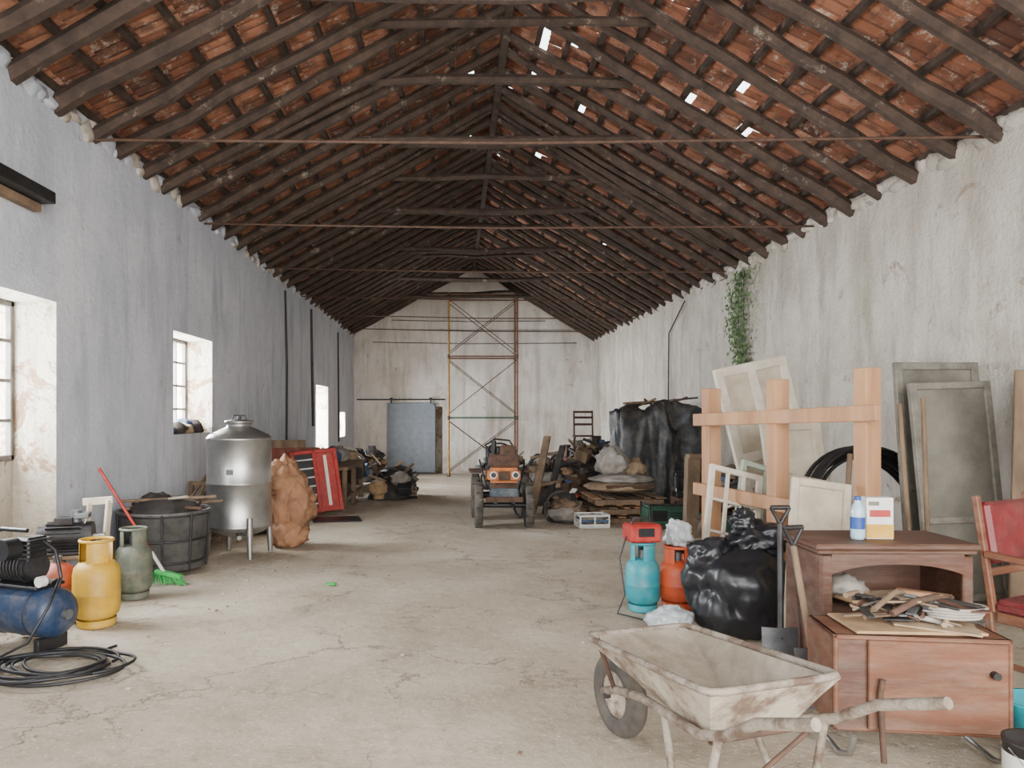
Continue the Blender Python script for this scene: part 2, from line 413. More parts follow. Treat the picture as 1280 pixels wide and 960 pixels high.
while y<YF-.5:
    z=R(4.98,5.12) if k%3 else R(4.72,4.85)
    xa=XL+(z-EL)/math.tan(aL)-.12; xb=XR-(z-ER)/math.tan(aR)+.12
    xm=(xa+xb)/2
    cbm.tube([(xa,y,z+R(-.04,.04)),((xa+xm)/2,y+R(-.03,.03),z+R(-.03,.03)),(xm,y,z+R(-.05,.02)),((xb+xm)/2,y,z+R(-.03,.03)),(xb,y+R(-.08,.08),z+R(-.04,.04))],R(.04,.058),M_raft,6,smooth=False)
    y+=R(.95,1.2); k+=1
cbm.done()
tr=MB('roof_tie_rods')
for y in (6.3,9.2,12.1,15.1,18.0,20.9):
    tr.tube([(XL-.05,y+.25,EL-.08),(0.6,y,3.60),(XR+.05,y-.25,ER-.02)],.014,M_rust,6)
tr.done()
for q,(xx,zz,mm) in enumerate(((XL-.02,EL+.03,M_wl),(XR+.01,ER+.02,M_wr))):
    st=MB('trim_%d'%(q+1))
    for k in range(150):
        y=Y0+.2+k*.167
        st.blob((xx,y+R(-.06,.06),zz+R(-.09,.02)),(.06,R(.07,.16),R(.05,.11)),mm if random.random()<.7 else M_mudwhite,.5,2.6,k+q*200,2)
    st.done()

# ---------------------------------------------------------------- far wall things
d=MB('door_1'); fzz=fz(YF)
d.box((-1.37,YF-.07,(1.62+fzz+.03)/2),(1.55,.05,1.62-fzz-.03),M_door)
for x in (-2.1,-.64): d.box((x,YF-.10,(1.62+fzz)/2),(.06,.02,2.2),M_door)
for z in (-.55,1.56): d.box((-1.37,YF-.10,z),(1.5,.02,.06),M_door)
for x in (-2.0,-.75):
    d.box((x,YF-.08,1.68),(.05,.03,.16),M_dsteel); d.cyl((x,YF-.11,1.74),(x,YF-.06,1.74),.05,M_dsteel)
d.tube([(-3.1,YF-.055,1.72),(-.3,YF-.055,1.72)],.022,M_dsteel,8); d.done()
c=MB('wall_cables')
for z,q in ((4.25,.05),(3.95,.03),(3.55,.06)): c.tube([(-2.6 if z<3.6 else -2,YF-.02,z),(.5,YF-.04,z-q),(3.9 if z<4 else 2.9,YF-.02,z-.03)],.011,M_dsteel,5)
c.tube([(XR-.05,13.9,3.4),(XR-.06,14.9,2.9),(XR-.05,15,.4)],.014,M_dsteel,5)
c.tube([(XL+.02,13.9,3.6),(XL+.03,14,2.2),(XL+.02,14,.4)],.02,M_dsteel,6)
c.tube([(XL+.02,16.4,3.6),(XL+.03,16.6,1)],.03,M_dsteel,6)
c.tube([(XL+.02,20.2,3.5),(XL+.03,20.3,.5)],.02,M_dsteel,6)
c.done()
s=MB('scaffold_tower'); x0,x1=-.17,1.87; y0,y1=22.0,22.85; zb=fz(22)
lv=[zb,1.15,2.98,4.78]
for (x,y,mm) in ((x0,y0,M_sy),(x1,y0,M_rail),(x0,y1,M_rail),(x1,y1,M_rail)):
    s.cyl((x,y,zb-.01),(x,y,4.9 if x>1 else 4.88),.028,mm,seg=10); s.cyl((x,y,zb-.01),(x,y,zb+.03),.06,M_dsteel)
    for z in lv[1:]: s.cyl((x,y,z-.06),(x,y,z+.06),.037,M_rust,seg=10)
for li in range(3):
    za,zc=lv[li],lv[li+1]
    for x in (x0,x1):
        for t in (.25,.5,.75,1): s.cyl((x,y0,za+(zc-za)*t),(x,y1,za+(zc-za)*t),.017,M_rail,seg=8)
    for yy in (y0,y1):
        s.cyl((x0,yy,za+.12),(x1,yy,zc-.1),.013,M_rust,seg=6); s.cyl((x1,yy,za+.12),(x0,yy,zc-.1),.013,M_rust,seg=6)
        s.cyl((x0,yy,zc),(x1,yy,zc),.024,M_greenp if li==0 else M_rail,seg=8)
s.box(((x0+x1)/2,22.42,4.84),(2.3,.7,.05),M_wold)
s.done()
iv=MB('hanging_ivy')
def strip(y,zt,zb_,w,n):
    for k in range(n):
        t=random.random(); z=zt-(zt-zb_)*t; yy=y+random.gauss(0,w*(.45+.4*math.sin(t*3.1+.4)))+.15*math.sin(t*4); x=XR-.06-R(0,.08)
        a=R(0,6.28); sz=R(.02,.042); ux=Vector((R(-.5,.5),math.cos(a),math.sin(a)))*sz; vx=Vector((R(-.5,.5),-math.sin(a),math.cos(a)))*sz*.8
        c0=Vector((x,yy,z)); iv.add([c0-ux,c0-vx*.8,c0+ux,c0+vx*.8],[[0,1,2,3]],M_leaf)
    for q in range(4):
        iv.tube([(XR-.05,y+R(-w,w)*.5,zt),(XR-.06,y+R(-w,w)*.5,(zt+zb_)/2),(XR-.05,y+R(-w,w)*.4,zb_)],.005,M_leaf,4)
strip(11.1,3.42,1.80,.30,950)
iv.done()
b=MB('wall_wood_bracket'); b.box((XL+.09,5.15,2.93),(.16,.95,.09),M_dsteel); b.box((XL+.04,5.15,2.85),(.07,.9,.06),M_wold); b.done()

# ---------------------------------------------------------------- props : left near
def gas_bottle(x,y,r,h,m,rz=0):
    g=MB('gas_bottle'); hb=h*.76
    g.lathe([(r*.8,0),(r*.82,.05),(r*.84,.05),(r*.8,.0)],m)
    g.lathe([(0,.04),(r*.7,.045),(r*.95,.08),(r,.12),(r,hb*.5-.006),(r*1.02,hb*.5),(r,hb*.5+.006),(r,hb-.10),(r*.94,hb-.05),(r*.72,hb-.012),(r*.3,hb),(0,hb)],m)
    for k in range(3):
        a0=k*2.094+.35
        vs=[];fs=[]
        for q in range(9):
            a=a0+q*.17
            for (rr,z) in ((r*.72,hb-.03),(r*.70,h-.015),(r*.655,h),(r*.66,hb-.03)): vs.append((rr*math.cos(a),rr*math.sin(a),z))
        for q in range(8):
            for e in range(3): fs.append([q*4+e,q*4+4+e,q*4+5+e,q*4+1+e])
        g.add(vs,fs,m,True)
    g.ring((0,0,h-.01),r*.69,.011,m); g.cyl((0,0,hb-.01),(0,0,hb+.06),.03,M_alu); g.box((.03,0,hb+.06),(.09,.03,.03),M_dsteel)
    return g.done((x,y,fz(y)+.004),rz)
gas_bottle(-2.42,5.0,.150,.58,M_yel)
gas_bottle(-2.53,5.83,.14,.55,M_ggr,.5)
gas_bottle(1.38,5.42,.125,.50,M_cyan)
gas_bottle(1.66,5.50,.14,.46,M_org,.4)
b=MB('battery_charger'); b.box((0,0,.075),(.24,.17,.13),M_red,bev=.015); b.box((0,-.087,.085),(.12,.005,.06),M_black); b.tube([(-.08,0,.14),(-.07,0,.18),(.07,0,.18),(.08,0,.14)],.009,M_black,6)
b.tube([(-.12,0,.05),(-.19,-.05,-.1),(-.17,-.1,-.35),(-.24,-.14,-.47),(-.1,-.3,-.48)],.006,M_black,5); b.done((1.37,5.40,fz(5.40)+.498),.15)
# compressor
c=MB('air_compressor')
Xr=Matrix.Rotation(math.pi/2,4,'Y')
c.lathe([(0,-.29),(.06,-.285),(.115,-.26),(.14,-.22),(.14,.22),(.115,.26),(.06,.285),(0,.29)],M_blue,X=Matrix.Translation((0,0,.21))@Xr)
for xx in (-.13,.13): c.ring((0,0,0),.141,.004,M_dsteel,X=Matrix.Translation((xx,0,.21))@Xr)
c.cyl((.28,0,.21),(.315,0,.21),.028,M_alu)
c.box((0,0,.36),(.36,.2,.02),M_black)
c.cyl((-.2,0,.46),(.06,0,.46),.085,M_black)
for k in range(9): c.ring((0,0,0),.088,.005,M_dsteel,X=Matrix.Translation((-.18+k*.025,0,.46))@Xr,ts=5)
c.cyl((.04,0,.46),(.09,0,.46),.075,M_dsteel)
c.box((.03,0,.56),(.11,.13,.14),M_black,bev=.01)
for k in range(5): c.box((.03,0,.515+k*.025),(.14,.16,.008),M_dsteel,bev=.002)
c.cyl((.03,-.1,.58),(.03,-.19,.58),.06,M_black); c.box((-.10,0,.565),(.14,.12,.07),M_black,bev=.015)
c.tube([(.08,.04,.6),(.16,.05,.55),(.2,.05,.4),(.2,.03,.34)],.011,M_dsteel,8)
c.tube([(-.26,-.0,.34),(-.34,0,.5),(-.34,0,.6),(-.2,0,.66),(.0,0,.66)],.013,M_black,8)
for sy in (-1,1):
    c.cyl((-.18,sy*.12,.09),(-.18,sy*.17,.09),.085,M_black); c.cyl((-.18,sy*.17,.09),(-.18,sy*.175,.09),.04,M_alu)
c.box((.18,0,.04),(.04,.2,.08),M_black); c.cyl((.2,-.06,.4),(.2,-.1,.4),.03,M_wht)
c.tube([(.2,.0,.38),(.3,-.05,.42),(.34,-.15,.3),(.3,-.25,.12),(.12,-.36,.015)],.008,M_black,6)
c.done((-2.60,4.50,fz(4.50)+.004),-.35,1.06)
c=MB('power_cable')
pts=[]
for k in range(230):
    a=k*.22; rr=.25+.07*math.sin(k*.031)+.05*noise.noise(Vector((k*.07,0,0)))
    pts.append((rr*math.cos(a)*1.2+.05*math.sin(k*.05),rr*math.sin(a)*.8+.05*math.cos(k*.04),.014+.055*(.5+.5*noise.noise(Vector((k*.13,3,1))))))
pts+= [(.1,.3,.012),(.15,.42,.012)]
c.tube(pts,.009,M_black,6); c.done((-2.18,4.02,fz(4.02)-.002))
b=MB('plastic_bucket'); b.lathe([(0,.005),(.11,.005),(.135,.26),(.145,.27),(.145,.285),(.13,.28),(.105,.02),(0,.02)],M_wht); b.done((-2.48,3.62,fz(3.62)+.003))
p=MB('pressure_pump')
p.lathe([(0,-.14)]+[(.14*math.sin(a*math.pi/12),-.14*math.cos(a*math.pi/12)) for a in range(1,12)]+[(0,.14)],M_orgred,c=(0,0,.26),seg=28)
p.ring((0,0,.26),.141,.007,M_orgred)
for a in (.5,2.6,4.7): p.beam((.09*math.cos(a),.09*math.sin(a),.17),(.13*math.cos(a),.13*math.sin(a),.0),.03,.012,M_orgred)
p.cyl((0,0,.39),(0,0,.44),.03,M_alu); p.done((-2.75,5.12,fz(5.12)+.006))
t=MB('wooden_stool')
t.box((0,0,.36),(.40,.36,.03),M_wold)
for sx in (-1,1):
    for sy in (-1,1): t.beam((sx*.17,sy*.14,.35),(sx*.18,sy*.16,0),.04,.04,M_wold)
t.beam((-.18,-.15,.15),(.18,-.15,.15),.02,.04,M_wold); t.beam((-.18,.15,.15),(.18,.15,.15),.02,.04,M_wold)
t.beam((.17,.12,.37),(.19,.15,.76),.035,.045,M_cream); t.beam((.0,.12,.37),(.04,.15,.74),.025,.04,M_cream); t.beam((-.02,.15,.74),(.22,.15,.76),.02,.06,M_cream)
t.done((-2.93,5.72,fz(5.72)+.004),.0)
e=MB('electric_motor')
e.cyl((-.17,0,.13),(.12,0,.13),.095,M_dsteel)
for k in range(16):
    a=k*math.pi/8; e.box((-.03,.1*math.cos(a),.13+.1*math.sin(a)),(.24,.008,.03),M_dsteel,rot=(a-math.pi/2,0,0),bev=0)
e.cyl((.12,0,.13),(.17,0,.13),.11,M_dsteel); e.cyl((.17,0,.13),(.25,0,.13),.02,M_steel); e.cyl((-.17,0,.13),(-.21,0,.13),.08,M_dsteel)
e.box((-.03,0,.25),(.13,.1,.06),M_dsteel); e.box((-.03,0,.012),(.24,.2,.024),M_dsteel); e.box((.1,-.02,.29),(.1,.12,.04),M_alu)
e.cyl((.05,0,.24),(.05,0,.33),.04,M_alu); e.done((-2.94,5.64,fz(5.72)+.382),.3)
b=MB('broom'); b.tube([(-.52,-.15,1.0),(-.02,0,.10)],.013,M_red,10); b.tube([(-.12,-.03,.28),(-.02,0,.10)],.015,M_wht,10)
b.box((.02,0,.085),(.24,.07,.04),M_gbroom,rot=(0,.2,0),bev=.01)
for k in range(60):
    x=R(-.12,.12); y=R(-.03,.03); b.tube([(x,y,.075-x*.2),(x*1.35+R(0,.05),y*2,.006)],.004,M_gbroom,4,caps=False)
b.done((-2.47,6.34,fz(6.34)+.002),-.1)
b=MB('iron_tub')
b.lathe([(0,.04),(.36,.04),(.38,.06),(.41,.55),(.43,.56),(.43,.58),(.39,.58),(.36,.08),(0,.07)],M_tub,seg=40)
for z in (.12,.32,.55): b.ring((0,0,z),.375+.06*z,.012,M_dsteel,seg=40)
for k in range(10):
    a=k*.628; b.beam((.39*math.cos(a),.39*math.sin(a),.05),(.425*math.cos(a),.425*math.sin(a),.57),.02,.02,M_dsteel)
b.tube([(-.3,-.2,.6),(.45,.3,.62)],.015,M_wold,6); b.tube([(-.35,.1,.61),(.4,-.15,.6)],.018,M_rust,6)
b.tube([(-.38,-.1,.66),(.5,-.05,.70)],.016,M_wold,6); b.tube([(-.3,.2,.62),(.3,-.25,.72)],.014,M_cream,6)
b.blob((0,0,.54),(.33,.33,.14),M_blk2,.4,3,3,3)
b.blob((-.12,.1,.64),(.16,.14,.08),M_blk2,.4,3,4,3); b.blob((.15,.05,.64),(.14,.12,.06),M_sack,.4,3,6,3)
b.done((-2.74,7.0,fz(7.0)+.002))
b=MB('timber_offcuts')
for k in range(9): b.beam((R(-.15,.15),-.45+R(-.1,0),.03+k*.03),(R(-.15,.15),.8+R(-.2,.2),.05+k*.035),R(.04,.09),R(.025,.04),random.choice([M_wold,M_rust,M_blk2]))
for k in range(6): b.beam((R(-.15,.15),-.45,.34),(R(-.15,.2),1.0,.7+R(0,.1)),.03,.03,random.choice([M_wold,M_rust]))
b.beam((-.2,.7,.0),(-.2,.7,.7),.06,.06,M_wold); b.beam((.2,.7,.0),(.2,.7,.66),.06,.06,M_wold); b.beam((-.22,.7,.68),(.25,.7,.66),.05,.05,M_wold)
b.box((.0,.2,.36),(.35,.5,.05),M_wold,rot=(0,.1,0))
b.done((-2.92,8.1,fz(8.1)),0.02)
# stainless tank
t=MB('stainless_steel_tank'); r=.335
t.lathe([(0,.18),(.1,.19),(r*.8,.25),(r,.30),(r,.31),(r*1.012,.315),(r*1.012,.325),(r,.33),(r,.76),(r*1.012,.765),(r*1.012,.775),(r,.78),(r,1.22),(r*1.015,1.225),(r*1.015,1.24),(r,1.245),(r*.93,1.275),(r*.6,1.33),(.13,1.36),(.13,1.40),(.15,1.40),(.15,1.425),(.04,1.44),(0,1.44)],M_steel,seg=48)
t.cyl((0,0,1.44),(0,0,1.47),.02,M_dsteel); t.tube([(-.08,0,1.43),(-.06,0,1.48),(.06,0,1.48),(.08,0,1.43)],.008,M_dsteel,8)
for k in range(4):
    a=.6+k*math.pi/2; x,y=math.cos(a)*(r-.02),math.sin(a)*(r-.02)
    t.tube([(x*1.05,y*1.05,.42),(x*1.05,y*1.05,.3),(x*1.1,y*1.1,.0)],[.035,.038,.026],M_steel,12)
t.box((0,-r-.005,.9),(.07,.012,.05),M_alu,bev=.003); t.cyl((.12,-r*.8,.24),(.12,-r-.08,.24),.022,M_steel); t.ring((0,0,0),.035,.007,M_dsteel,X=Matrix.Translation((.12,-r-.06,.28)))
t.tube([(-.26,-.12,1.27),(-.26,-.12,1.36)],.014,M_steel,8)
t.done((-2.30,7.9,fz(7.9)+.004))
b=MB('brown_tarpaulin_bundle'); b.blob((-.03,0,.50),(.24,.24,.50),M_brown,.26,1.5,11,5,-.495,.3,(2,2,.8)); b.blob((-.10,-.02,.74),(.24,.24,.22),M_brown,.3,1.6,5,4,None,.3,(1.5,1.5,1.5)); b.blob((.08,-.04,.46),(.22,.22,.28),M_brown,.3,1.5,17,4,None,.3,(1.5,1.5,1.5)); b.blob((.0,-.04,.16),(.22,.26,.19),M_brown,.3,2,7,4,-.155,.25)
b.done((-1.90,8.55,fz(8.55)))
b=MB('window_sill_rags')
for k in range(7): b.blob((R(-.12,.1),-.55+k*.18,.05),(.12,.16,R(.05,.13)),random.choice([M_bluec,M_sack,M_blk2,M_sackb,M_blk2]),.3,2.5,k,3,-.05)
b.done((XL-.14,9.1,1.052))

# ---------------------------------------------------------------- clutter generator
pal=[M_blk2,M_blk2,M_rust,M_wold,M_sack,M_sackb,M_dsteel,M_card,M_blk2,M_bluec,M_wold,M_dsteel]
def scrap(name,x,y,w,dp,h,n,seed,extra=None):
    rs=random.Random(seed); b=MB(name); U=rs.uniform; pl=extra or pal
    b.blob((0,0,0),(w*.46,dp*.46,h*.5),M_blk2,.3,2,seed,3,0)
    def cl(p,mg): return Vector((max(-w/2+mg,min(w/2-mg,p[0])),max(-dp/2+mg,min(dp/2-mg,p[1])),p[2]))
    for k in range(n):
        px=U(-.46,.46)*w; py=U(-.46,.46)*dp; e=max(0,1-(2*px/w)**2)*max(0,1-(2*py/dp)**2)
        z=h*.78*math.sqrt(e)*U(.5,1); m=rs.choice(pl); ty=rs.random()
        if ty<.3:
            a,bb,cc=U(.12,.4),U(.1,.35),U(.06,.25); p=cl((px,py,max(z,cc/2+.02)),max(a,bb)/2); b.box(p,(a,bb,cc),m,rot=(U(-.4,.4),U(-.45,.45),U(0,3)),bev=.01)
        elif ty<.6:
            a=U(0,6.28); l=U(.3,.8); q=Vector((math.cos(a),math.sin(a),U(-.25,.8)))*l/2; c0=cl((px,py,max(z,.12)+.05),.2); A=c0-q;B=c0+q; A.z=max(A.z,.03);B.z=max(B.z,.03); A=cl(A,.02);B=cl(B,.02)
            if U(0,1)<.5: b.tube([A,B],U(.012,.035),m,8)
            else: b.beam(A,B,U(.05,.14),.025,m)
        elif ty<.78: b.blob(cl((px,py,max(z,.1)),.24),(U(.12,.28),U(.12,.28),U(.08,.16)),m,.3,2.2,seed+k,3)
        elif ty<.92:
            X=Matrix.Translation(cl((px,py,max(z,.18)),.22))@Matrix.Rotation(U(-1.4,1.4),4,'X')@Matrix.Rotation(U(-1,1),4,'Y'); b.ring((0,0,0),U(.12,.22),U(.015,.05),M_rubber,X=X)
        else: p=cl((px,py,0),.15); zz=max(z-.1,.02); b.cyl((p.x,p.y,zz),(p.x,p.y,zz+U(.2,.35)),U(.08,.15),m)
    return b.done((x,y,fz(y)))
scrap('scrap_metal_heap',-2.74,10.1,.8,1.8,.85,40,1)
scrap('machine_parts_heap',-1.25,15.0,1.0,1.7,.75,50,2)
scrap('rag_heap',-2.6,17.4,.9,2.8,1.1,50,3)
scrap('lumber_heap',-2.5,20.5,1.2,2.4,1.1,44,8)
scrap('engine_parts_heap',1.85,13.9,1.5,2.0,1.1,90,4,pal+[M_rust,M_wht,M_orgred])
scrap('household_junk_heap',3.1,16.2,2.2,2.2,1.5,110,5)
scrap('furniture_scrap_heap',3.3,19.0,1.8,2.6,1.4,60,6)
scrap('pipe_scrap_heap',3.92,10.2,.8,1.1,1.0,46,7)
scrap('plank_offcut_heap',3.3,8.1,1.2,1.1,.8,56,9,[M_wold,M_wood,M_blk2,M_green,M_white,M_rust])
scrap('cardboard_heap',1.2,17.6,1.4,1.6,1.0,50,12)
scrap('car_parts_heap',1.62,10.9,.5,.8,.42,26,21,[M_blk2,M_rust,M_dsteel,M_wold,M_wht,M_sack])
w=MB('workbench'); L_=2.4
w.box((0,0,.72),(.9,L_,.06),M_wold)
for sx in (-.38,.38):
    for sy in (-1.1,0,1.1): w.box((sx,sy,.35),(.08,.08,.70),M_wold)
w.box((0,0,.2),(.8,L_-.1,.04),M_wold)
for k in range(18): w.box((R(-.2,.32),-1.05+k*.12,.32+R(0,.2)),(R(.2,.35),R(.12,.25),R(.1,.26)),random.choice([M_blk2,M_dsteel,M_blk2,M_rust,M_tub]),rot=(0,0,R(0,1)))
for k in range(10): w.blob((R(-.2,.25),-1.0+k*.23,.84),(R(.15,.24),R(.15,.22),R(.09,.2)),random.choice([M_sack,M_sack,M_wht,M_sackb,M_bluec,M_blk2]),.3,2,k+20,3,-.09)
w.done((-2.25,13.7,fz(13.7)))
g=MB('red_grille_panel')
g.M=Matrix.Rotation(.42,4,'Z')@Matrix.Rotation(-.22,4,'X')@Matrix.Rotation(-.08,4,'Y')
for x in (-.34,.0,.34): g.box((x,0,.52),(.06,.05,1.0),M_red)
for z in (.06,.99): g.box((0,0,z),(.72,.05,.06),M_red)
g.box((-.17,.0,.52),(.28,.015,.9),M_black); g.box((.17,0,.52),(.28,.015,.9),M_red)
for k in range(6): g.box((-.17,-.015,.17+k*.14),(.28,.012,.02),M_wht,bev=0)
g.box((.17,-.012,.52),(.05,.01,.8),M_wht,bev=0)
g.done((-2.08,11.55,fz(11.55)+.03))
g=MB('red_brown_board')
g.M=Matrix.Rotation(.45,4,'Z')@Matrix.Rotation(-.2,4,'X')
g.box((0,0,.53),(.8,.03,1.04),M_brd); g.box((-.12,.06,.6),(.6,.03,1.18),M_wold); g.box((.15,-.04,.48),(.4,.02,.94),M_red)
g.done((-2.50,11.9,fz(11.9)+.02))
b=MB('rubber_mat'); b.M=Matrix.Rotation(.2,4,'Z'); b.box((0,0,.012),(.7,.5,.02),M_black); b.done((-1.75,11.0,fz(11.0)))
# ---------------------------------------------------------------- tractor
t=MB('small_tractor')
def wheel(mb,x,y,r,w,mr,mh,lug=True):
    X=Matrix.Translation((x,y,r))@Matrix.Rotation(math.pi/2,4,'Y')
    mb.lathe([(r*.55,-w*.4),(r*.72,-w/2),(r*.93,-w/2),(r,-w*.3),(r,w*.3),(r*.93,w/2),(r*.72,w/2),(r*.55,w*.4),(r*.5,0),(r*.55,-w*.4)],mr,X=X,seg=32)
    mb.lathe([(0,-w*.18),(r*.2,-w*.2),(r*.5,-w*.05),(r*.57,-w*.38),(r*.57,w*.38),(r*.5,w*.05),(r*.2,w*.2),(0,w*.18)],mh,X=X,seg=24)
    if lug:
        for k in range(18):
            a=k*math.pi/9; mb.box((x,y+math.cos(a)*r*1.0,r+math.sin(a)*r*1.0),(w*.9,r*.07,r*.08),mr,rot=(a+math.pi/2,0,.35*(1 if k%2 else -1)),bev=.003)
for sx in (-1,1):
    wheel(t,sx*.345,0,.30,.11,M_rubber,M_tblue); wheel(t,sx*.36,1.0,.32,.13,M_rubber,M_rust)
t.cyl((-.33,0,.3),(.33,0,.3),.035,M_dsteel); t.cyl((-.36,1.0,.33),(.36,1.0,.33),.05,M_dsteel)
t.beam((-.12,-.15,.38),(-.12,1.2,.42),.05,.09,M_tblue); t.beam((.12,-.15,.38),(.12,1.2,.42),.05,.09,M_tblue)
t.box((0,-.08,.46),(.40,.16,.16),M_tblue,bev=.02); t.box((0,-.2,.40),(.5,.06,.07),M_rust)
t.box((0,.2,.58),(.34,.5,.22),M_rust,bev=.02)
t.box((0,-.02,.72),(.44,.32,.20),M_ochre,bev=.04); t.box((0,-.185,.72),(.16,.02,.12),M_rust)
for sx in (-1,1): t.cyl((sx*.15,-.16,.73),(sx*.15,-.21,.73),.05,M_wht); t.cyl((sx*.15,-.208,.73),(sx*.15,-.214,.73),.035,M_dsteel)
t.box((.02,.3,.90),(.42,.36,.18),M_rust,bev=.02); t.cyl((-.12,.3,.98),(-.12,.3,1.18),.035,M_dsteel); t.box((.08,.32,1.04),(.22,.26,.14),M_rust,bev=.02)
t.tube([(-.2,.2,.95),(-.24,.25,1.12),(-.1,.3,1.2),(.1,.3,1.18),(.2,.25,1.02)],.014,M_dsteel,6)
t.cyl((-.02,.55,.7),(-.02,.78,1.05),.018,M_dsteel); t.ring((0,0,0),.15,.013,M_black,X=Matrix.Translation((-.02,.79,1.04))@Matrix.Rotation(-.6,4,'X'))
t.box((0,1.0,.75),(.4,.35,.08),M_black,bev=.03); t.box((0,1.18,.92),(.4,.06,.28),M_black,bev=.03)
for sx in (-1,1): t.box((sx*.36,1.0,.70),(.2,.5,.03),M_rust,bev=.01); t.tube([(sx*.22,.1,.5),(sx*.3,.25,.8),(sx*.32,.4,.9)],.014,M_dsteel,6)
t.tube([(.1,-.1,.35),(.15,-.35,.22),(.18,-.5,.2)],.02,M_dsteel,6)
t.done((.68,10.2,fz(10.2)+.002),.0)
b=MB('wooden_shaft_frame')
b.beam((0,0,0.02),(.35,.9,1.2),.12,.05,M_wold); b.beam((.2,0,0.02),(.6,.8,1.05),.1,.05,M_blk2); b.beam((-.05,.3,.4),(.5,.35,.5),.06,.05,M_wold); b.beam((.0,.3,.02),(.3,.9,1.05),.06,.05,M_blk2); b.beam((.05,.75,.85),(.55,.75,.95),.05,.04,M_wold)
b.done((1.22,11.6,fz(11.6)+.01))
# ---------------------------------------------------------------- right mid
b=MB('black_tarpaulin_pile'); b.drape((0,0,0),1.35,1.3,1.72,M_tarp,11,.12,4,.16,.06)
b.beam((-.6,-.3,1.80),(.5,.4,1.86),.07,.04,M_wold); b.beam((-.3,.3,1.80),(.7,-.1,1.9),.05,.03,M_blk2)
for k in range(7): b.tube([(R(-.6,.2),R(-.4,.3),1.74),(R(-.2,.6),R(-.4,.4),1.83+R(0,.1))],.018,random.choice([M_wold,M_rust,M_blk2]),6)
b.done((3.45,12.7,fz(12.7)))
p=MB('pallet_stack')
for q in range(3):
    z=q*.135
    p.M=Matrix.Rotation((-.05,.09,-.03)[q],4,'Z')
    for yy in (-.40,0,.40): p.box((0,yy,z+.045),(1.0,.09,.075),M_wold,rot=(0,0,R(-.02,.02)))
    for k in range(6): p.box((-.46+k*.185,0,z+.1),(R(.09,.14),.9,.022),random.choice([M_wold,M_wood,M_rust]),rot=(0,0,R(-.05,.05)))
    for k in range(4): p.box((-.42+k*.28,-.0,z+.006),(.1,.9,.014),M_wood)
p.M=Matrix()
p.done((2.48,11.0,fz(11)+.002),.08)
m_=MB('folded_mattress'); m_.blob((0,0,.09),(.5,.44,.09),M_sackb,.12,2,3,4,-.085,.2); m_.blob((.04,.0,.2),(.46,.42,.08),M_sack,.15,2,5,4,None,.25); m_.box((.05,-.41,.12),(.7,.03,.05),M_rust,bev=.01)
m_.done((2.45,11.0,fz(11)+.415),.05)
b=MB('stuffed_sack'); b.blob((-.05,0,.2),(.24,.25,.22),M_sack,.3,1.5,2,4,-.2,.3); b.blob((.28,.05,.11),(.18,.2,.13),M_sackb,.35,1.7,4,4,-.11,.3); b.done((2.40,11.0,fz(11)+.66))
g=MB('green_generator'); g.box((0,0,.19),(.5,.35,.26),M_green,bev=.03); g.box((-.1,-.18,.2),(.2,.01,.14),M_black)
for k in range(4): g.box((.13,-.18,.13+k*.035),(.18,.01,.012),M_black,bev=0)
for sx in (-1,1):
    g.tube([(sx*.24,-.19,.012),(sx*.24,-.19,.35),(sx*.24,.19,.35),(sx*.24,.19,.012)],.013,M_dsteel,8)
g.tube([(-.24,-.19,.35),(.24,-.19,.35)],.013,M_dsteel,8); g.done((2.82,10.0,fz(10.0)),.05)
s=MB('sewing_machine'); s.box((0,0,.04),(.42,.2,.08),M_black,bev=.01); s.box((.15,0,.2),(.1,.13,.28),M_black,bev=.02); s.box((-.02,0,.32),(.4,.11,.09),M_black,bev=.03); s.box((-.18,0,.22),(.07,.09,.18),M_black,bev=.015); s.cyl((.21,0,.3),(.25,0,.3),.07,M_steel); s.cyl((-.18,0,.08),(-.18,0,.14),.012,M_steel)
s.box((0,0,-.2),(.42,.38,.4),M_rust,bev=.01); s.done((3.29,10.36,fz(10.36)+.40),.0)
b=MB('plastic_crate')
b.box((0,0,.01),(.42,.3,.02),M_wht)
for z in (.04,.1,.17):
    for sy in (-1,1): b.box((0,sy*.15,z),(.42,.012,.03),M_wht if z!=.1 else M_bluec,bev=.003)
    for sx in (-1,1): b.box((sx*.21,0,z),(.012,.3,.03),M_wht,bev=.003)
for sx in (-1,0,1):
    for sy in (-1,1): b.box((sx*.2,sy*.15,.095),(.02,.014,.18),M_wht,bev=.003)
b.blob((0,0,.1),(.17,.11,.08),M_sack,.3,3,2,3); b.done((1.90,10.22,fz(10.22)),.1)
b=MB('wooden_post'); b.box((0,0,.5),(.16,.14,1.0),M_wold,rot=(0,.03,0)); b.box((.05,-.02,1.01),(.22,.16,.05),M_wold); b.done((2.95,9.2,fz(9.2)))
c=MB('folding_chair')
for sx in (-.2,.2): c.beam((sx,0,0),(sx,.1,1.0),.035,.03,M_rust); c.beam((sx,.3,0),(sx,-.1,.45),.03,.03,M_rust)
c.box((0,.05,.45),(.42,.4,.03),M_rust)
for z in (.7,.85,.97): c.beam((-.2,.08,z),(.2,.08,z),.02,.05,M_rust)
c.done((2.80,16.0,.78+fz(16)))
